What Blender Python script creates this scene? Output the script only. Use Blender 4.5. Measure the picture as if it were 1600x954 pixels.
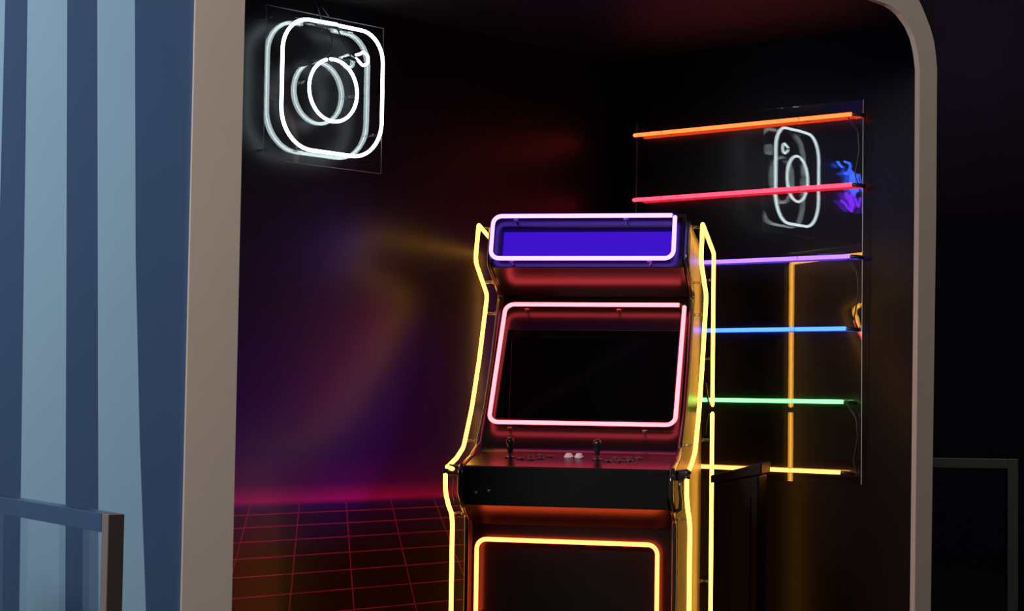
import bpy, math, random
from mathutils import Vector, Matrix
random.seed(4)
for o in list(bpy.data.objects): bpy.data.objects.remove(o)
scn = bpy.context.scene
COL = scn.collection
PI = math.pi

# ------------------------------------------------------------------ camera
cd = bpy.data.cameras.new('camera'); cam = bpy.data.objects.new('camera', cd); COL.objects.link(cam)
cd.sensor_width = 36; cd.lens = 2882.8 / 1600 * 36; cd.clip_start = .05; cd.clip_end = 60
cam.matrix_world = Matrix.Translation((0, 0, 1.22)) @ Matrix.Rotation(PI/2 + .0491885, 4, 'X') @ Matrix.Rotation(.0145493, 4, 'Z')
scn.camera = cam

# ------------------------------------------------------------------ world, light of the hall outside the niche, added barrier fill, exposure
w = bpy.data.worlds.new('World'); scn.world = w; w.use_nodes = True
w.node_tree.nodes['Background'].inputs[0].default_value = (.55, .45, .8, 1)
w.node_tree.nodes['Background'].inputs[1].default_value = .006
def area(name, loc, target, size, power, color):
    ld = bpy.data.lights.new(name, 'AREA'); ld.shape = 'RECTANGLE'; ld.size = size[0]; ld.size_y = size[1]
    ld.energy = power; ld.color = color
    o = bpy.data.objects.new(name, ld); COL.objects.link(o); o.location = loc
    o.rotation_euler = (Vector(target) - Vector(loc)).to_track_quat('-Z', 'Y').to_euler()
    return o
area('hall_light', (-2.8, 1.4, 3.2), (-.6, 4.6, 1.5), (1.0, .7), 200, (1, .95, .9))
area('barrier_fill_light', (3.2, 4.5, 3.6), (1.8, 7.2, .9), (.8, .8), 15, (1, .95, .85))  # added weak fill, not a lamp of the hall; brightens the right barrier
vs = scn.view_settings
scn.display_settings.display_device = 'sRGB'
vs.view_transform = 'Standard'; vs.look = 'None'; vs.gamma = 1; vs.exposure = 0; vs.use_curve_mapping = False

# ------------------------------------------------------------------ materials
def mat(name, base, rough=.5, metal=0, spec=.5, coat=0, coat_rough=.05, noise=0, bump=0, scale=30):
    m = bpy.data.materials.new(name); m.use_nodes = True; nt = m.node_tree; b = nt.nodes['Principled BSDF']
    b.inputs['Base Color'].default_value = (*base, 1); b.inputs['Roughness'].default_value = rough
    b.inputs['Metallic'].default_value = metal; b.inputs['Specular IOR Level'].default_value = spec
    b.inputs['Coat Weight'].default_value = coat; b.inputs['Coat Roughness'].default_value = coat_rough
    if noise or bump:
        tc = nt.nodes.new('ShaderNodeTexCoord'); nz = nt.nodes.new('ShaderNodeTexNoise'); nz.inputs['Scale'].default_value = scale
        nz.inputs['Detail'].default_value = 4
        nt.links.new(tc.outputs['Object'], nz.inputs['Vector'])
        if noise:
            mx = nt.nodes.new('ShaderNodeMix'); mx.data_type = 'RGBA'
            mx.inputs[6].default_value = (*[c*(1-noise) for c in base], 1); mx.inputs[7].default_value = (*[min(1, c*(1+noise)) for c in base], 1)
            nt.links.new(nz.outputs['Fac'], mx.inputs[0]); nt.links.new(mx.outputs[2], b.inputs['Base Color'])
        if bump:
            bp = nt.nodes.new('ShaderNodeBump'); bp.inputs['Strength'].default_value = bump; bp.inputs['Distance'].default_value = .002
            nt.links.new(nz.outputs['Fac'], bp.inputs['Height']); nt.links.new(bp.outputs['Normal'], b.inputs['Normal'])
    return m
def glow(name, col):
    m = bpy.data.materials.new(name); m.use_nodes = True; nt = m.node_tree; nt.nodes.clear()
    e = nt.nodes.new('ShaderNodeEmission'); o = nt.nodes.new('ShaderNodeOutputMaterial')
    s = max(col); e.inputs[0].default_value = (*[c/s for c in col], 1); e.inputs[1].default_value = s
    nt.links.new(e.outputs[0], o.inputs[0]); m.cycles.emission_sampling = 'FRONT_BACK' if False else 'AUTO'
    return m
def clear(name, ior=1.5, tint=(1, 1, 1), gain=1.9, rough=0):
    # thin clear sheet: what is behind shows through, both faces reflect (Fresnel)
    m = bpy.data.materials.new(name); m.use_nodes = True; nt = m.node_tree; nt.nodes.clear()
    o = nt.nodes.new('ShaderNodeOutputMaterial'); mx = nt.nodes.new('ShaderNodeMixShader')
    t = nt.nodes.new('ShaderNodeBsdfTransparent'); g = nt.nodes.new('ShaderNodeBsdfGlossy'); f = nt.nodes.new('ShaderNodeFresnel')
    mu = nt.nodes.new('ShaderNodeMath'); mu.operation = 'MULTIPLY'; mu.use_clamp = True; mu.inputs[1].default_value = gain
    t.inputs[0].default_value = (*tint, 1); g.inputs['Roughness'].default_value = rough; 
    ge = nt.nodes.new('ShaderNodeNewGeometry'); io = nt.nodes.new('ShaderNodeMapRange')      # same Fresnel on both faces of the sheet
    io.inputs[3].default_value = ior; io.inputs[4].default_value = 1/ior
    nt.links.new(ge.outputs['Backfacing'], io.inputs[0]); nt.links.new(io.outputs[0], f.inputs[0])
    nt.links.new(f.outputs[0], mu.inputs[0]); nt.links.new(mu.outputs[0], mx.inputs[0])
    nt.links.new(t.outputs[0], mx.inputs[1]); nt.links.new(g.outputs[0], mx.inputs[2]); nt.links.new(mx.outputs[0], o.inputs[0])
    return m

M = dict(
    floor=mat('dark_floor', (.05, .045, .05), .4, noise=.3, scale=6),
    satin=mat('black_satin_wall', (.003, .002, .003), .30, spec=.24),
    ceil=mat('black_ceiling', (.006, .005, .006), .55, spec=.25),
    dark=mat('dark_wall', (.022, .013, .03), .8, spec=.08, noise=.2, scale=3),
    portal=mat('painted_beige_trim', (.38, .315, .275), .55, noise=.06, scale=5),
    portalside=mat('black_return', (.01, .009, .012), .6),
    stripe_light=mat('stripe_pale_blue', (.25, .42, .60), .55, noise=.05, scale=4),
    stripe_dark=mat('stripe_navy', (.042, .088, .195), .5, noise=.06, scale=4),
    laminate=mat('black_laminate', (.005, .003, .003), .27, spec=.32, bump=.03, scale=300),
    side=mat('cabinet_side_laminate', (.10, .09, .08), .30, spec=.6, bump=.02, scale=300),
    vinyl=mat('matte_black_vinyl', (.0035, .003, .003), .6, spec=.10, bump=.1, scale=500),
    screen=mat('black_screen_glass', (.002, .002, .003), .04, spec=.5),
    trim=mat('black_edge_moulding', (.02, .018, .016), .2, spec=.6),
    black=mat('black_plastic', (.012, .012, .013), .22, spec=.6),
    rubber=mat('black_rubber', (.010, .010, .010), .4),
    white=mat('white_button_plastic', (.9, .72, .76), .3),
    metal=mat('brushed_steel', (.13, .19, .31), .25, metal=1, noise=.05, scale=60),
    warmmetal=mat('bronze_steel', (.10, .08, .07), .45, metal=.0, noise=.05, scale=60),
    post=mat('grey_powder_coat', (.20, .19, .17), .4, metal=.3),
    stand=mat('dark_violet_plastic', (.004, .001, .006), .45, spec=.15),
    bolt=mat('steel_bolt', (.5, .5, .5), .25, metal=1),
    acrylic=clear('clear_acrylic', gain=1.9),
    glass=clear('barrier_glass', tint=(.93, .955, .97), gain=1.0),
    clip=clear('clear_clip', gain=2.6, tint=(.8, .8, .8), rough=.15),
    edge=mat('polished_sheet_edge', (.55, .54, .56), .35),
    marquee=glow('backlit_violet_marquee', (.047, .0068, .60)),
    t_yellow=glow('neon_yellow', (8.5, 3.6, .36)),
    t_violet=glow('neon_violet', (2.3, .82, 12)),
    t_pink=glow('neon_pink', (9.5, .66, .80)),
    t_orange=glow('neon_orange', (13, 1.15, .28)),
    t_white=glow('neon_white', (5.4, 6.6, 6.8)),
    b_orange=glow('bar_orange', (5.5, .42, .09)),
    b_red=glow('bar_red', (5.5, .14, .28)),
    b_purple=glow('bar_purple', (.75, .33, 4.5)),
    b_blue=glow('bar_blue', (.18, .60, 6)),
    b_green=glow('bar_green', (.55, 6, .72)),
    b_yellow=glow('bar_yellow', (5, 1.6, .28)),
    s_blue=glow('script_blue', (.4, 1.4, 14)),
    s_purple=glow('script_purple', (1.6, .2, 8)),
    s_pink=glow('script_red', (6, .1, .4)),
)

# ------------------------------------------------------------------ mesh helpers
class MB:
    def __init__(s): s.v = []; s.f = []; s.sm = []
    def add(s, v, f, smooth=False):
        n = len(s.v); s.v += [tuple(p) for p in v]; s.f += [tuple(i+n for i in q) for q in f]; s.sm += [smooth]*len(f); return s
    def prism(s, pts, a, b, axis):
        """polygon pts extruded; axis(u,v,w)->xyz"""
        n = len(pts)
        v = [axis(p[0], p[1], a) for p in pts] + [axis(p[0], p[1], b) for p in pts]
        f = [tuple(range(n)), tuple(range(2*n-1, n-1, -1))] + [(i, i+n, (i+1) % n+n, (i+1) % n) for i in range(n)]
        return s.add(v, f)
    def box(s, x0, x1, y0, y1, z0, z1):
        v = [(x, y, z) for x in (x0, x1) for y in (y0, y1) for z in (z0, z1)]
        return s.add(v, [(0, 1, 3, 2), (4, 6, 7, 5), (0, 4, 5, 1), (2, 3, 7, 6), (0, 2, 6, 4), (1, 5, 7, 3)])
    def tube(s, pts, r, n=10, cap=True):
        pts = [Vector(p) for p in pts]; P = [pts[0]]
        for p in pts[1:]:
            if (p-P[-1]).length > 1e-6: P.append(p)
        T = []
        for i in range(len(P)):
            a = P[max(i-1, 0)]; b = P[min(i+1, len(P)-1)]; T.append((b-a).normalized())
        N = T[0].orthogonal().normalized(); rings = []
        if cap:
            rings.append((P[0]-T[0]*r*.75, T[0], r*.5))
        for p, t in zip(P, T): rings.append((p, t, r))
        if cap: rings.append((P[-1]+T[-1]*r*.75, T[-1], r*.5))
        base = []; fs = []
        for k, (p, t, rr) in enumerate(rings):
            N = (N - t*N.dot(t)).normalized(); B = t.cross(N)
            for j in range(n):
                a = 2*PI*j/n; base.append(p + (N*math.cos(a)+B*math.sin(a))*rr)
            if k:
                for j in range(n):
                    fs.append(((k-1)*n+j, (k-1)*n+(j+1) % n, k*n+(j+1) % n, k*n+j))
        fs.append(tuple(range(n-1, -1, -1))); L = (len(rings)-1)*n; fs.append(tuple(L+j for j in range(n)))
        return s.add(base, fs, True)
    def lathe(s, prof, n=20, at=(0, 0, 0), ax=None):
        """prof [(r,z)] about local z through at, ax optional direction"""
        q = Vector((0, 0, 1)).rotation_difference(Vector(ax).normalized()) if ax is not None else None
        vs_ = []; fs = []
        for k, (r, z) in enumerate(prof):
            for j in range(n):
                a = 2*PI*j/n; p = Vector((r*math.cos(a), r*math.sin(a), z))
                if q: p = q @ p
                vs_.append(p+Vector(at))
                if k: fs.append(((k-1)*n+j, (k-1)*n+(j+1) % n, k*n+(j+1) % n, k*n+j))
        fs = [f for f in fs if len(set(f)) > 2]
        fs.append(tuple(range(n-1, -1, -1))); L = (len(prof)-1)*n; fs.append(tuple(L+j for j in range(n)))
        return s.add(vs_, [tuple(x for x in f) for f in fs], True)
    def build(s, name, m, parent=None, bevel=0, mats=None, fmat=None):
        me = bpy.data.meshes.new(name); me.from_pydata(s.v, [], s.f); me.validate()
        for p, b in zip(me.polygons, s.sm): p.use_smooth = b
        for x in (mats or [m]): me.materials.append(x)
        if fmat:
            for p, i in zip(me.polygons, fmat): p.material_index = i
        o = bpy.data.objects.new(name, me); COL.objects.link(o)
        import bmesh
        bm = bmesh.new(); bm.from_mesh(me); bmesh.ops.recalc_face_normals(bm, faces=bm.faces); bm.to_mesh(me); bm.free()
        if parent: o.parent = parent
        if bevel:
            md = o.modifiers.new('bevel', 'BEVEL'); md.width = bevel; md.segments = 2; md.limit_method = 'ANGLE'; md.angle_limit = .6
        return o
def fillet(pts, r, closed=False, seg=6):
    """round the corners of a polyline"""
    P = [Vector(p) for p in pts]; n = len(P); out = []
    rs = r if isinstance(r, (list, tuple)) else [r]*n
    for i in range(n):
        if not closed and i in (0, n-1): out.append(P[i]); continue
        a, b, c = P[i-1], P[i], P[(i+1) % n]
        u = (a-b); v = (c-b); lu = u.length; lv = v.length; u.normalize(); v.normalize()
        ang = u.angle(v)
        if ang > PI-.02: out.append(b); continue
        d = min(rs[i]/math.tan(ang/2), lu*.49, lv*.49); rr = d*math.tan(ang/2)
        bis = (u+v).normalized(); ctr = b+bis*(rr/math.sin(ang/2))
        p0 = b+u*d-ctr; p1 = b+v*d-ctr; tot = p0.angle(p1)
        for k in range(seg+1):
            out.append(ctr+p0.slerp(p1, k/seg) if False else ctr + (p0*math.sin((1-k/seg)*tot)+p1*math.sin(k/seg*tot))/math.sin(tot))
    return out
def frame_at(name, origin, xdir):
    """an Empty whose local x runs along xdir (horizontal), y into the depth, z up"""
    o = bpy.data.objects.new(name, None); COL.objects.link(o); o.empty_display_size = .1
    o.location = origin; o.rotation_euler = (0, 0, math.atan2(xdir[1], xdir[0])); return o
def place(o, origin, ang): o.location = origin; o.rotation_euler = (0, 0, ang); return o
def tag(o, label, cat, group=None, kind=None):
    if label: o['label'] = label
    if cat: o['category'] = cat
    if group: o['group'] = group
    if kind: o['kind'] = kind
    return o
def struct(o, label=None):
    o['kind'] = 'structure'
    if label: o['label'] = label
    return o

# ------------------------------------------------------------------ plan of the place
TH = math.radians(45.504)       # left wall runs away to the right
PH = math.radians(39.902)       # right wall runs away to the left
S0 = Vector((-.58678, 5.87499, 0)); SZ = 2.19127      # centre of the camera sign tubes
uS = Vector((math.cos(TH), math.sin(TH), 0)); nS = Vector((-math.sin(TH), math.cos(TH), 0))
uM = Vector((math.cos(PH), -math.sin(PH), 0)); nM = Vector((math.sin(PH), math.cos(PH), 0)); mM = 5.55873
PS = math.radians(11.364); M0 = Vector((.1462, 5.49805, 0))
CEIL = 2.50
wallS = S0 + nS*.09                    # point on left wall
wallMo = nM*(mM+.028)                  # origin on right wall plane
# corner of both walls
def meet(p, u, q, v):
    d = u.x*v.y-u.y*v.x; t = ((q.x-p.x)*v.y-(q.y-p.y)*v.x)/d; return p+u*t
C = meet(wallS, uS, wallMo, uM)
cS = (C-wallS).dot(uS); cM = (C-wallMo).dot(uM)

# floor, ceiling
struct(MB().box(-5, 5, -1, 9.2, -.1, 0).build('floor', M['floor']))
endS = wallS+uS*(-1.15); endM = wallMo+uM*(-2.87)
AF = math.radians(28); uP = Vector((math.cos(AF), math.sin(AF), 0)); nP = Vector((math.sin(AF), -math.cos(AF), 0)); P0 = Vector((-.7, 4.6, 0))
pl = P0+uP*(-.55)-nP*.03; pr = P0+uP*2.215-nP*.02
MB().prism([(C.x, C.y), (endM.x, endM.y), (pr.x, pr.y), (pl.x, pl.y), (endS.x, endS.y)], CEIL, CEIL+.06, lambda a, b, c: (a, b, c)).build('ceiling', M['ceil'])
struct(bpy.data.objects['ceiling'])

# ---- left wall with the printed horizon and perspective grid (pattern in the material, wall-local metres)
def print_material():
    m = bpy.data.materials.new('printed_grid_wall'); m.use_nodes = True; nt = m.node_tree; b = nt.nodes['Principled BSDF']
    b.inputs['Roughness'].default_value = .35; b.inputs['Specular IOR Level'].default_value = .4
    N = nt.nodes; L = nt.links
    def mt(op, a, b_=None, clampit=False):
        n = N.new('ShaderNodeMath'); n.operation = op; n.use_clamp = clampit
        for i, x in enumerate((a, b_)):
            if x is None: continue
            if isinstance(x, (int, float)): n.inputs[i].default_value = x
            else: L.new(x, n.inputs[i])
        return n.outputs[0]
    tc = N.new('ShaderNodeTexCoord'); sp = N.new('ShaderNodeSeparateXYZ'); L.new(tc.outputs['Object'], sp.inputs[0])
    u, z = sp.outputs[0], sp.outputs[2]
    t = mt('SUBTRACT', .872, z)
    tp = mt('MAXIMUM', t, 0)
    nn = mt('DIVIDE', mt('SUBTRACT', mt('SQRT', mt('ADD', mt('MULTIPLY', tp, .012), .0009)), .03), .006)
    fr = mt('ABSOLUTE', mt('SUBTRACT', mt('FRACT', mt('ADD', nn, .5)), .5))
    dist = mt('MULTIPLY', fr, mt('ADD', mt('MULTIPLY', nn, .006), .03))
    hl = mt('LESS_THAN', dist, .0018)
    uu = mt('DIVIDE', mt('SUBTRACT', u, .06), mt('ADD', mt('MULTIPLY', tp, 1.1), 1))
    k = mt('DIVIDE', mt('ADD', uu, .087), .195)
    fk = mt('MULTIPLY', mt('ABSOLUTE', mt('SUBTRACT', mt('FRACT', mt('ADD', k, .5)), .5)), mt('MULTIPLY', mt('ADD', mt('MULTIPLY', tp, 1.1), 1), .195))
    vl = mt('LESS_THAN', fk, .0024)
    below = mt('GREATER_THAN', t, 0)
    grid = mt('MULTIPLY', mt('MAXIMUM', hl, vl), below)
    # background of the print
    r = N.new('ShaderNodeValToRGB'); cr = r.color_ramp
    L.new(mt('DIVIDE', z, CEIL), r.inputs[0])
    st = [(0, (.03, .004, .008)), (.28, (.04, .006, .02)), (.335, (.06, .004, .30)), (.347, (.08, .006, .70)), (.3495, (.95, .015, .95)), (.356, (.75, .012, .85)), (.372, (.17, .005, .60)),
          (.41, (.06, .003, .52)), (.50, (.035, .003, .30)), (.62, (.018, .003, .06)), (.75, (.008, .004, .007)), (1, (.005, .004, .006))]
    while len(cr.elements) < len(st): cr.elements.new(.5)
    for e, (p, c) in zip(cr.elements, st): e.position = p; e.color = (*c, 1)
    mx = N.new('ShaderNodeMix'); mx.data_type = 'RGBA'; L.new(grid, mx.inputs[0]); L.new(r.outputs[0], mx.inputs[6])
    mx.inputs[7].default_value = (.60, .03, .42, 1); L.new(mx.outputs[2], b.inputs['Base Color'])
    return m
o = MB().box(-1.15, cS+.1, 0, .05, 0, CEIL+.05).build('wall_left', print_material()); place(o, (wallS.x, wallS.y, 0), TH); struct(o)
o = MB().box(cM, -2.87, 0, .04, 0, CEIL+.05).build('wall_right', M['satin']); place(o, (wallMo.x, wallMo.y, 0), -PH); struct(o)
# hidden returns that close the niche against the front
def return_wall(name, a, b, m, th=.04):
    d = b-a; o = MB().box(0, d.length, 0, th, 0, CEIL+.05).build(name, m); place(o, (a.x, a.y, 0), math.atan2(d.y, d.x)); struct(o)
return_wall('wall_near_left', pl, endS, M['portalside'])
return_wall('wall_near_right', pr+uP*.0, endM, M['portalside'], -.02)

# ---- front wall: stripes on the left of the opening, header over it
bounds = [(-.358, -.317, -.265, -.200)]
V = []; F = []; FM = []
def at_z(top, bot, z): return top+(bot-top)*(2.16-z)/(2.16-.69)
edges = [(-.2647, -.2004), (-.358, -.3168), (-.431, -.3969), (-.5257, -.5057), (-.578, -.5745)]
e = list(edges); t0, b0 = edges[-1]
for k in range(24):
    t0 -= (.094 if k % 2 == 0 else .058); b0 -= (.10 if k % 2 == 0 else .062); e.append((t0, b0))
prev = (-.10, -.10); Z0, Z1 = 0, 2.9
for i, ed in enumerate(e):
    n = len(V)
    zs = [Z0, .69, 1.1, 1.55, 2.16, Z1]
    for q in (prev, ed):
        for z in zs:
            bow = -.010*math.sin(PI*(z-.69)/1.47) if .69 < z < 2.16 and q == edges[0] else 0
            V.append((at_z(q[0], q[1], z)+bow if q != (-.10, -.10) else -.10, 0, z))
    for j in range(5):
        F.append((n+j, n+j+6, n+j+7, n+j+1)); FM.append(0 if i % 2 == 0 else 1)
    prev = ed
mb = MB(); mb.add(V, F)
nb = len(mb.v); xl = e[-1][0]-.2
mb.add([(xl-1, 0, 0), (e[-1][1], 0, 0), (e[-1][0], 0, Z1), (xl-1, 0, Z1)], [(0, 1, 2, 3)]); FM.append(0)
mb.add([(xl-1, .05, 0), (-.10, .05, 0), (-.10, .05, Z1), (xl-1, .05, Z1), (-.10, 0, 0), (-.10, 0, Z1), (xl-1, 0, 0), (xl-1, 0, Z1)], [(0, 1, 2, 3), (1, 4, 5, 2), (0, 6, 7, 3), (3, 2, 5, 7)]); FM += [0]*4
o = mb.build('wall_front', None, mats=[M['stripe_dark'], M['stripe_light']], fmat=FM); place(o, (P0.x, P0.y, 0), AF); struct(o)

# ---- the rounded portal trim
inner_left = [(0.0138, 0), (0.0138, 2.27), (0.0168, 2.3047), (0.0259, 2.3384), (0.0406, 2.37), (0.0606, 2.3986), (0.0852, 2.4232), (0.1138, 2.4432), (0.1454, 2.4579), (0.1791, 2.467), (0.2138, 2.47)]
inner_right = [(1.82, 2.47), (1.93, 2.455), (2.011, 2.436), (2.0728, 2.4253), (2.1102, 2.4078), (2.1479, 2.3724), (2.1707, 2.3352),
         (2.1835, 2.2909), (2.1913, 2.2421), (2.1925, 1.98), (2.1795, .589), (2.174, 0)]
outer_left = [(-0.1145, 0), (-0.1145, 2.31), (-0.1096, 2.3656), (-0.0952, 2.4194), (-0.0716, 2.47), (-0.0396, 2.5157), (-0.0002, 2.5551), (0.0455, 2.5871), (0.0961, 2.6107), (0.1499, 2.6251), (0.2055, 2.63)]
outer_right = [(1.86, 2.63), (2.02, 2.60), (2.12, 2.545), (2.1852, 2.4559), (2.200, 2.4345), (2.212, 2.4131), (2.2379, 2.3621), (2.248, 2.33),
         (2.2545, 2.298), (2.2598, 2.2487), (2.2609, 1.98), (2.2417, .5867), (2.234, 0)]
def resample(P, n):
    P = [Vector((p[0], p[1], 0)) for p in P]; d = [0]
    for a, b in zip(P, P[1:]): d.append(d[-1]+(b-a).length)
    out = []
    for k in range(n):
        t = d[-1]*k/(n-1); i = max(j for j in range(len(d)) if d[j] <= t+1e-9); i = min(i, len(P)-2)
        f = (t-d[i])/(d[i+1]-d[i]); out.append(P[i].lerp(P[i+1], f))
    return out
def ring_trim():
    mb = MB()
    # pair by legs so that both outlines keep their corners
    ia = [Vector((a, b, 0)) for a, b in inner_left]+resample(inner_right[:9], 30)+resample(inner_right[8:], 6)[1:]
    oa = [Vector((a, b, 0)) for a, b in outer_left]+resample(outer_right[:10], 30)+resample(outer_right[9:], 6)[1:]
    n = len(ia); v = []
    for y in (-.012, .010):
        v += [(p.x, y, p.y) for p in ia]+[(p.x, y, p.y) for p in oa]
    f = []
    for i in range(n-1):
        f += [(i, i+1, n+i+1, n+i), (2*n+i, 3*n+i, 3*n+i+1, 2*n+i+1), (i, 2*n+i, 2*n+i+1, i+1), (n+i, n+i+1, 3*n+i+1, 3*n+i)]
    f += [(0, n, 3*n, 2*n), (n-1, 3*n-1, 4*n-1, 2*n-1)]
    mb.add(v, f)
    o = mb.build('trim_1', M['portal']); place(o, (P0.x, P0.y, 0), AF); struct(o)
ring_trim()
o = MB().prism([(-.10, 2.9), (-.10, 2.45), (.0, 2.58), (.2, 2.615), (1.9, 2.61), (2.12, 2.50), (2.19, 2.40), (2.22, 2.3), (2.23, 2.9)], .0, .05, lambda a, b, c: (a, c, b)).build('wall_header', M['dark']); place(o, (P0.x, P0.y, 0), AF); struct(o)
o = MB().box(-5, 5, 9.2, 9.3, 0, 4.5).build('wall_back', M['dark']); struct(o)

# ------------------------------------------------------------------ arcade machine (local x = right, y = into the depth)
AM = frame_at('arcade_machine', (M0.x, M0.y, 0), (math.cos(PS), -math.sin(PS)))
tag(AM, 'black arcade machine outlined in yellow, violet, pink and orange neon tubes', 'arcade machine')
def yz(a, b, c): return (c, a, b)      # (depth, height, across)
prof = [(.521, 1.784), (.476, 1.658), (.670, 1.560), (.5625, 1.343), (.459, 1.180), (.347, 1.060), (.25, 1.025), (.128, 1.004), (.103, .985), (.103, .928), (.150, .882), (.207, .846), (.212, .749), (.212, .10), (.212, .012),
        (.93, .012), (.93, 1.722)]
SP = .333
pp = fillet([(a, b, 0) for a, b in prof], [.006, .03, .02, .3, .2, .06, .1, .02, .03, .03, .05, .05, .1, .1, .01, .01, .03], True, 4)
pp = [(p.x, p.y) for p in pp]
for sgn in (-1, 1):
    a, b = sorted((sgn*SP, sgn*(SP-.019)))
    sd = MB().prism(pp, a, b, yz).build('side_panel', M['side'], AM)
    tm = MB().tube([((a+b)/2, p[0], p[1]) for p in pp+[pp[0]]], .0098, 8, cap=False).build('edge_trim', M['trim'], sd)
I = SP-.0195
def slab(name, pts, m, s0=-I, s1=I, bevel=0, parent=AM): return MB().prism(pts, s0, s1, yz).build(name, m, parent, bevel)
def thick(a, b, th):
    """a board from a to b (depth,height), thickness th behind it"""
    d = Vector((b[0]-a[0], b[1]-a[1])).normalized(); n = Vector((-d.y, d.x))
    if n.x < 0: n = -n
    return [a, b, (b[0]+n.x*th, b[1]+n.y*th), (a[0]+n.x*th, a[1]+n.y*th)]
def framed(name, a, b, s0, s1, so0, so1, ha, hb, th, m, bevel=.003):
    """board from a (low) to b (high) with a window so0..so1 x heights ha..hb"""
    A = Vector((0, a[0], a[1])); B = Vector((0, b[0], b[1])); d = (B-A).normalized(); n = Vector((0, d.z, -d.y))
    if n.y < 0: n = -n
    def pt(s, h, t): k = (h-a[1])/(b[1]-a[1]); return Vector((s, 0, 0))+A.lerp(B, k)+n*t
    o = [(s0, a[1]), (s1, a[1]), (s1, b[1]), (s0, b[1])]; i = [(so0, ha), (so1, ha), (so1, hb), (so0, hb)]
    v = []
    for t in (0, th): v += [pt(*q, t) for q in o]+[pt(*q, t) for q in i]
    f = []
    for k in range(4):
        j = (k+1) % 4
        f += [(k, j, 4+j, 4+k), (8+k, 12+k, 12+j, 8+j), (k, 8+k, 8+j, j), (4+k, 4+j, 12+j, 12+k)]
    return MB().add(v, f).build(name, m, AM, bevel), pt
# top, back, base
slab('top_panel', [(.56, 1.800), (.93, 1.722), (.93, 1.705), (.56, 1.785)], M['laminate'])
slab('back_panel', [(.912, .02), (.93, .02), (.93, 1.704), (.912, 1.704)], M['laminate'])
slab('plinth', [(.27, 0), (.90, 0), (.90, .06), (.27, .06)], M['vinyl'])
# marquee box
mq, mpt = framed('marquee_frame', (.478, 1.640), (.530, 1.822), -I, I, -.289, .272, 1.671, 1.772, .035, M['laminate'], .004)
sc = [mpt(-.289, 1.671, .034), mpt(.272, 1.671, .034), mpt(.272, 1.772, .034), mpt(-.289, 1.772, .034)]
sc2 = [p+Vector((0, .006, 0)) for p in sc]
MB().add(sc+sc2, [(0, 1, 2, 3), (7, 6, 5, 4), (0, 4, 5, 1), (1, 5, 6, 2), (2, 6, 7, 3), (3, 7, 4, 0)]).build('marquee_panel', M['marquee'], AM)
slab('speaker_panel', thick((.480, 1.640), (.672, 1.556), .018), M['laminate'], bevel=.002)
# screen bezel and monitor
bz, bpt = framed('screen_bezel', (.372, 1.075), (.684, 1.560), -I, I, -.283, .287, 1.150, 1.442, .04, M['laminate'], .0012)
q = [Vector((-.283, .538, 1.150)), Vector((.287, .538, 1.150)), Vector((.287, .646, 1.442)), Vector((-.283, .646, 1.442))]
fr = [bpt(-.283, 1.150, .039), bpt(.287, 1.150, .039), bpt(.287, 1.442, .039), bpt(-.283, 1.442, .039)]
g = [p+Vector((0, .004, 0)) for p in q]
MB().add(fr+g, [(0, 1, 5, 4), (1, 2, 6, 5), (2, 3, 7, 6), (3, 0, 4, 7)]).build('monitor_shroud', M['vinyl'], AM)
q2 = [p+Vector((0, .02, -.012)) for p in q]
MB().add(q+q2, [(0, 1, 2, 3), (7, 6, 5, 4), (0, 4, 5, 1), (1, 5, 6, 2), (2, 6, 7, 3), (3, 7, 4, 0)]).build('screen', M['screen'], AM)
# control deck
slab('control_panel', [(p.x, p.y) for p in fillet([(.120, 1.006, 0), (.34, 1.045, 0), (.40, 1.118, 0)], .05, False, 8)]+[(.415, 1.105), (.36, 1.02), (.120, .99)], M['laminate'])
slab('control_front', [(.108, .887), (.125, .887), (.125, 1.000), (.119, 1.008), (.108, 1.004)], M['vinyl'], bevel=.002)
slab('underside_panel', thick((.125, .887), (.247, .820), .016), M['laminate'])
slab('kick_panel', [(.243, .03), (.259, .03), (.259, .824), (.243, .824)], M['laminate'])
for s in (-.255, -.215):
    MB().lathe([(.0001, .004), (.004, .0035), (.006, 0), (.006, -.002)], 12, (s-.02, .108, .925 if s < -.25 else .932), (0, -1, 0)).build('bolt', M['bolt'], AM)
# joysticks and buttons
def deck(s, d): return Vector((s, d, 1.006+(d-.12)*.177))
up = Vector((0, -.174, .985))
for s, d in ((-.1997, .256), (.0764, .251)):
    p = deck(s, d)
    j = MB().lathe([(.019, 0), (.019, .002), (.014, .004), (.0001, .0045)], 20, p, up).build('joystick', M['black'], AM)
    MB().lathe([(.0042, .002), (.0042, .026), (.0055, .028)], 12, p).build('shaft', M['bolt'], j)
    MB().lathe([(.0001, .012), (.0065, .012), (.0085, .022), (.0115, .036), (.0132, .046), (.0130, .053), (.0100, .059), (.005, .062), (.0001, .063)], 18, p).build('bat_handle', M['black'], j)
btn = [(-.160, .232), (-.135, .262), (-.128, .225), (-.110, .285), (-.098, .240), (-.078, .275), (.113, .225), (.1325, .265), (.1465, .225), (.1702, .282), (.178, .240), (.2008, .272)]
for s, d in btn:
    p = deck(s, d)
    b_ = MB().lathe([(.0150, 0), (.0150, .002), (.0125, .0035), (.0105, .0022), (.0105, .001)], 18, p, up).build('button', M['black'], AM)
    MB().lathe([(.0098, .001), (.0098, .0048), (.008, .006), (.0001, .0058)], 16, p, up).build('plunger', M['black'], b_)
for s, d in ((-.0163, .272), (.0165, .272)):
    p = deck(s, d)
    b_ = MB().lathe([(.0150, 0), (.0150, .004), (.0135, .006), (.0115, .005)], 20, p, up).build('button', M['white'], AM); b_['label'] = 'white start button'
    MB().lathe([(.0118, .002), (.0115, .009), (.009, .0125), (.004, .014), (.0001, .0142)], 18, p, up).build('plunger', M['white'], b_)

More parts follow.
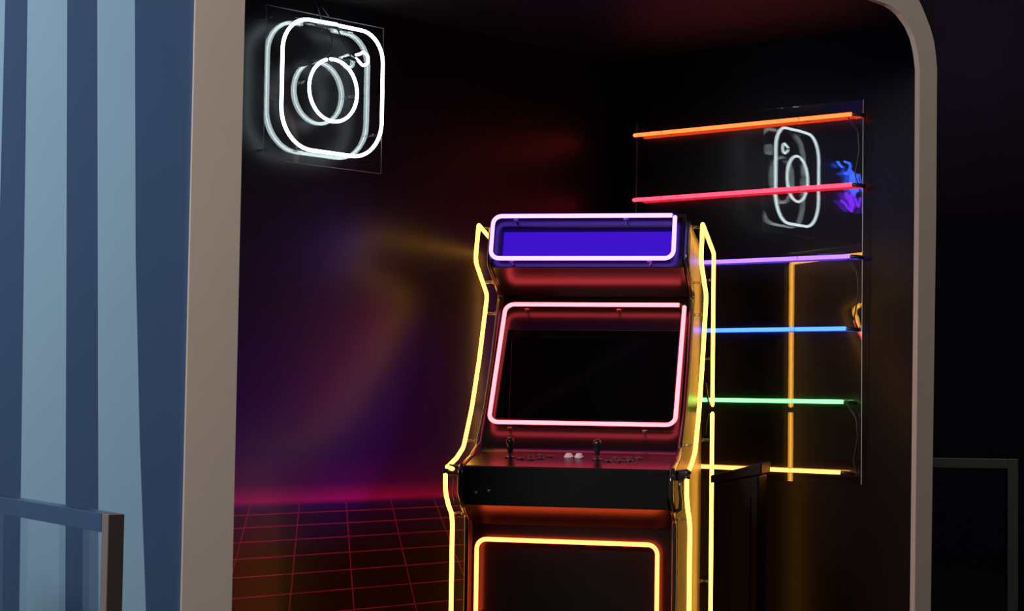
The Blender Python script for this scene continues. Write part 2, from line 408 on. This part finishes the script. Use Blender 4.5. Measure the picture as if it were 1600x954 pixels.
# ---- neon on the machine
TR = .0068
def neon(name, pts, m, parent, r=TR, label=None, n=8):
    o = MB().tube(pts, r, n).build(name, m, parent)
    if label: o['label'] = label
    return o
def rect_tube(pt, s0, s1, h0, h1, off, rad, m, label, cut):
    """closed-looking rounded rectangle with its joint in the upper right corner"""
    c = [(s1, h1-cut[1]), (s1, h0), (s0, h0), (s0, h1), (s1-cut[0], h1)]
    P = [pt(a, b, -off) for a, b in c]
    P = fillet(P, rad, False, 6)
    o = neon('neon_tube', P, m, AM, label=label)
    a, b = P[0], P[-1]
    n0 = (pt(0, h0, 0)-pt(0, h0, 1)).normalized()
    for q, d in ((a, Vector((0, 0, 1))), (b, Vector((1, 0, 0)))):
        cp = MB().tube([q+d*.001, q+d*.005, q+d*.005-n0*.02], TR*.9, 8).build('electrode_cap', M['rubber'], AM)
    return o
def clips(pt, spots, off, m='clip'):
    for s, h in spots:
        a = pt(s, h, 0); b = pt(s, h, -off)
        MB().tube([a, b], .0042, 8).tube([b-Vector((.006, 0, 0)), b+Vector((.006, 0, 0))], .0035, 6).build('tube_clip', M['clip'], AM)
rect_tube(mpt, -.3135, .284, 1.6585, 1.800, .036, .028, M['t_violet'], 'violet neon tube around the marquee', (.010, .004))
clips(mpt, [(-.238, 1.789), (.124, 1.791), (-.243, 1.649), (.208, 1.649)], .03)
rect_tube(bpt, -.296, .303, 1.1215, 1.5115, .030, .030, M['t_pink'], 'pink neon tube around the screen', (.018, .006))
clips(bpt, [(-.222, 1.497), (.086, 1.497), (-.226, 1.106), (.208, 1.104)], .024)
kpt = lambda s, h, t: Vector((s, .243+t, h))
kp = fillet([(-.2915, .208, .17), (-.2915, .208, .777), (.2715, .208, .7745), (.2715, .208, .17)], .030, False, 6)
kp2 = fillet([(.2715, .208, .165), (.2715, .208, .14), (-.2915, .208, .14), (-.2915, .208, .165)], .012, False, 6)
neon('neon_tube', kp, M['t_orange'], AM, label='orange neon tube on the lower front')
clips(kpt, [(-.279, .55), (.259, .55), (-.279, .3), (.259, .3)], .03)
# side outlines
TS = .370
for sgn in (-1, 1):
    s = sgn*TS
    upper = [(.158, 1.006), (.25, 1.024), (.347, 1.056), (.459, 1.180), (.5625, 1.343), (.670, 1.560), (.478, 1.662), (.521, 1.784), (.930, 1.722), (.930, 1.200)]
    if sgn > 0: upper[0] = (.145, 1.000)
    P = fillet([(s, a, b) for a, b in upper], [0, .06, .08, .4, .3, .02, .03, .006, .012, 0], False, 5)
    neon('neon_tube', P, M['t_yellow'], AM, label='upper yellow neon tube following the side outline')
    lower = [(.930, 1.172), (.930, .09), (.207, .09), (.207, .846), (.150, .882), (.103, .928), (.103, .982)]
    P = fillet([(s, a, b) for a, b in lower], [0, .03, .03, .08, .06, .06, 0], False, 5)
    neon('neon_tube', P, M['t_yellow'], AM, label='lower yellow neon tube following the side outline')
    if sgn < 0:
        neon('neon_tube', fillet([(s, .150, 1.004), (s, .118, 1.000), (s+.02, .112, .996)], .01), M['t_yellow'], AM, label='short yellow end of the side tube')
    for d, h in ((.56, 1.778), (.60, 1.6), (.64, 1.497), (.36, 1.075), (.195, .856), (.207, .45), (.93, 1.63), (.93, 1.36), (.93, 1.08), (.93, .60)):
        if sgn < 0 and d > .9: continue
        dd = d+.004
        MB().tube([(sgn*(SP+.001), dd, h), (s, dd, h)], .0046, 8).tube([(sgn*(SP+.001), dd, h), (sgn*(SP+.004), dd, h)], .0065, 10).build('tube_standoff', M['clip'], AM)
    # rubber boots at the joint by the control panel, and their lead
    MB().tube([(s, .135, .999), (s-sgn*.022, .150, .996), (s-sgn*.035, .155, .994)], .011, 8).build('electrode_boot', M['rubber'], AM)
    MB().tube([(s, .105, .986), (s-sgn*.014, .128, .985), (s-sgn*.034, .140, .984)], .011, 8).build('electrode_boot', M['rubber'], AM)
    L = [(s-sgn*.020, .125, .98), (s-sgn*.022, .118, .955), (s-sgn*.018, .13, .92), (s-sgn*.022, .14, .888), (s-sgn*.034, .146, .882)]
    MB().tube(fillet(L, .03, False, 5), .0068 if sgn > 0 else .002, 8).build('cable', M['black'], AM)
# leads at the joint in the rear upright (right side)
s = TS
for z0, z1, z2 in ((1.196, 1.235, 1.275), (1.176, 1.150, 1.105)):
    MB().tube([(s, .93, z0), (s-.012, .925, z0+(z1-z0)*.2), (s-.017, .92, z1), (s-.022, .915, z2)], .003, 6).build('cable', M['black'], AM)

# ------------------------------------------------------------------ camera sign on the left wall
CS = frame_at('neon_sign', (S0.x, S0.y, SZ), uS)
tag(CS, 'white neon camera outline on a clear square panel on the left wall', 'neon sign')
o = MB().box(-.241, .249, .036, .042, -.2418, .2430).build('acrylic_panel', M['acrylic'], CS)
MB().tube([(-.241, .039, .243), (-.241, .039, -.242), (.249, .039, -.242), (.249, .039, .243), (-.241, .039, .243)], .0010, 4, cap=False).build('panel_edge', M['edge'], CS)
def arc(cx, cz, r, a0, a1, n=32, y=0, rz=None): return [(cx+r*math.cos(a0+(a1-a0)*k/n), y, cz+(rz or r)*math.sin(a0+(a1-a0)*k/n)) for k in range(n+1)]
h = .2085; c = .005
loop = fillet([(.014, 0, .2145), (-.204, 0, .2105), (-.204, 0, -.2015), (.214, 0, -.2035), (.214, 0, .2105), (.022, 0, .2125)], [0, .125, .125, .125, .12, 0], False, 10)
neon('outline_tube', loop, M['t_white'], CS, .0058)
neon('lens_tube', arc(.0055, 0, .1, math.radians(100), math.radians(100-352), 40, rz=.1), M['t_white'], CS, .0054)
neon('flash_tube', fillet([(.098, 0, .116), (.112, 0, .108), (.128, 0, .096), (.150, 0, .108), (.150, 0, .132), (.128, 0, .142), (.112, 0, .132), (.098, 0, .128)], .012, False, 4), M['t_white'], CS, .0046)
for a, b in ((-.118, .212), (.10, .212), (-.10, -.2), (.205, -.12), (-.09, .018), (.105, -.006)):
    MB().tube([(a, 0, b), (a, .036, b)], .004, 8).box(a-.012, a+.012, .0335, .036, b-.008, b+.008).build('tube_clip', M['clip'], CS)
for pts, r in (([(.014, .004, .212), (.0, .016, .208), (-.05, .018, .205), (-.07, .012, .21)], .0065), ([(.022, .004, .21), (.04, .016, .205)], .006),
               ([(-.012, .004, .098), (-.03, .012, .092), (-.06, .016, .085), (-.075, .012, .08)], .0075), ([(.098, .002, .112), (.08, .014, .118), (.06, .016, .11)], .006)):
    MB().tube(pts, r, 8).build('electrode_boot', M['rubber'], CS)
for pts in ([(-.02, .016, .208), (.0, .006, .18), (-.002, .0, .13), (-.03, .006, .10), (-.07, .014, .085)], [(.02, .008, .208), (.05, .004, .16), (.085, .008, .118)],
            [(-.03, .016, .21), (-.055, .012, .26), (-.07, .02, .302)], [(.0, .016, .235), (-.03, .016, .262), (-.062, .02, .302)]):
    MB().tube(fillet(pts, .05, False, 5), .0024, 6).build('cable', M['rubber'], CS)
for x in (-.22, .2):
    for z in (-.21, .21):
        MB().tube([(x, .042, z), (x, .089, z)], .004, 8).build('spacer', M['clip'], CS)

# ------------------------------------------------------------------ six bars on a clear panel on the right wall (local x along the wall, y into it)
org = nM*mM+uM*(-3.1)
BS = frame_at('neon_sign', (org.x, org.y, 0), (math.cos(PH), -math.sin(PH)))
tag(BS, 'clear acrylic panel on the right wall carrying six coloured horizontal neon bars', 'neon sign')
o = MB().box(-.953, 0, 0, .006, .940, 2.2485).build('acrylic_panel', M['acrylic'], BS)
MB().box(-.001, .0008, .0005, .0055, .940, 2.2485).build('panel_edge', M['edge'], BS)
MB().box(-.9538, -.952, .0005, .0055, .940, 2.2485).build('panel_edge', M['post'], BS)
for (z, x1, m, lab) in ((2.197, -.029, 'b_orange', 'orange'), (1.9555, -.0275, 'b_red', 'red'), (1.712, -.033, 'b_purple', 'purple'), (1.4665, -.046, 'b_blue', 'blue'), (1.2180, -.055, 'b_green', 'green'), (.979, -.065, 'b_yellow', 'yellow')):
    neon('neon_tube', [(-.940, -.030, z), (x1, -.030, z)], M[m], BS, .0068, lab+' neon bar')
    for k in (.14, .78):
        cx = -.94+(x1+.94)*k
        MB().tube([(cx, 0, z), (cx, -.030, z)], .0036, 8).tube([(cx, -.036, z-.006), (cx, -.038, z), (cx, -.036, z+.008)], .0025, 6).build('tube_clip', M['clip'], BS)
    MB().tube([(x1+.008, -.030, z-.001), (x1+.028, -.018, z-.002), (x1+.036, -.002, z-.004)], .0066, 8).build('electrode_boot', M['rubber'], BS)
    MB().tube([(-.945, -.02, z), (-.948, -.002, z)], .0066, 8).build('electrode_boot', M['rubber'], BS)
for a, b in ((2.19, 1.96), (1.708, 1.47), (1.213, .985)):
    MB().tube(fillet([(-.05, -.012, a), (-.012, -.014, a-.05), (-.006, -.014, (a+b)/2), (-.022, -.014, b+.03), (-.012, -.012, b)], .04, False, 5), .0025, 6).build('cable', M['rubber'], BS)
for x in (-.93, -.02):
    for z in (.97, 2.22):
        MB().tube([(x, .006, z), (x, .028, z)], .005, 8).build('spacer', M['clip'], BS)

# ------------------------------------------------------------------ script sign on the left wall, seen only as a reflection in the bar panel
sc0 = wallS-nS*.03+uS*(-.62)
SS = frame_at('neon_sign', (sc0.x, sc0.y, 2.16), uS)
tag(SS, 'blue and purple handwritten neon sign, seen reflected at the right edge of the bar panel', 'neon sign')
MB().box(-.36, .16, .012, .018, -.2, .16).build('acrylic_panel', M['acrylic'], SS)
def stroke(pts, m, label):
    P = [(.13-(1170+a/5.3-1303)/200, 0, .02+(313-190-b/5.3)/335) for a, b in pts]
    neon('script_tube', fillet(P, .012, False, 5), M[m], SS, .0052, label)
for st in ([(745, 385), (765, 405), (795, 418)], [(822, 368), (880, 372), (892, 400), (870, 440), (850, 470), (820, 462)],
           [(905, 430), (890, 500), (900, 580), (935, 645), (945, 600), (915, 520), (925, 450), (950, 435), (940, 520), (960, 610), (985, 560), (965, 470), (1000, 440), (1020, 540), (1050, 600), (1080, 470)],
           [(1110, 600), (1130, 430), (1170, 420), (1180, 520), (1120, 560), (1200, 600)], [(1240, 420), (1240, 600), (1320, 600)], [(1360, 430), (1340, 600), (1400, 600), (1430, 450)]):
    stroke(st, 's_blue', 'blue handwriting stroke')
for st in ([(785, 700), (830, 715), (870, 755), (915, 770)], [(915, 765), (880, 690), (840, 650), (835, 625), (880, 650), (925, 745), (935, 720), (905, 650), (895, 625), (940, 640), (990, 740), (1010, 640)],
           [(1040, 760), (1060, 640), (1110, 640), (1090, 700), (1150, 760)], [(1180, 640), (1200, 760), (1260, 740), (1280, 640)], [(1300, 760), (1340, 640), (1390, 760)]):
    stroke(st, 's_purple', 'purple handwriting stroke')
for x in (-.3, .14):
    MB().tube([(x, .018, -.18), (x, .029, -.18)], .005, 8).build('spacer', M['clip'], SS)

# ------------------------------------------------------------------ slant-topped stand between machine and right wall
ST = frame_at('display_stand', (.770, 6.12, 0), (math.cos(.30), -math.sin(.30)))
tag(ST, 'dark violet slant-topped stand behind the right side of the arcade machine', 'stand')
MB().prism([(-.095, .0), (.055, 0), (.055, .972), (-.095, .945)], 0, .16, lambda a, b, c: (a, c, b)).build('body', M['stand'], ST, .006)
MB().prism([(-.105, .942), (.065, .975), (.065, 1.014), (-.105, .968)], -.01, .17, lambda a, b, c: (a, c, b)).build('sloped_top', M['stand'], ST, .004)
MB().box(-.04, .03, -.006, 0, .10, .90).build('front_panel', M['stand'], ST, .003)

# ------------------------------------------------------------------ glass barriers
def barrier(origin, d, length, ztop, size, label, mrail, mpost, thr):
    root = frame_at('glass_barrier', (origin[0], origin[1], 0), d); tag(root, label, 'barrier')
    MB().box(-size/2, size/2, -size/2, size/2, 0, ztop).build('post', mpost, root, .0015)
    MB().box(length-size/2, length+size/2, -size/2, size/2, 0, ztop).build('post', mpost, root, .0015)
    MB().box(size/2, length-size/2, -size/2, size/2, ztop-thr, ztop).build('top_rail', mrail, root, .0015)
    MB().box(size/2, length-size/2, -size/2, size/2, .06, .06+thr).build('bottom_rail', mrail, root, .0015)
    MB().box(size/2, length-size/2, -.004, .004, .06+thr, ztop-thr).build('glass_pane', M['glass'], root)
    return root
barrier((-.6865, 3.215), (-.56, .83), 1.0, 1.007, .030, 'steel framed glass barrier at lower left before the striped wall', M['metal'], M['warmmetal'], .033)
barrier((1.893, 6.98), (-1, .0), .62, 1.012, .040, 'dim grey framed glass barrier to the right of the portal', M['post'], M['post'], .036)
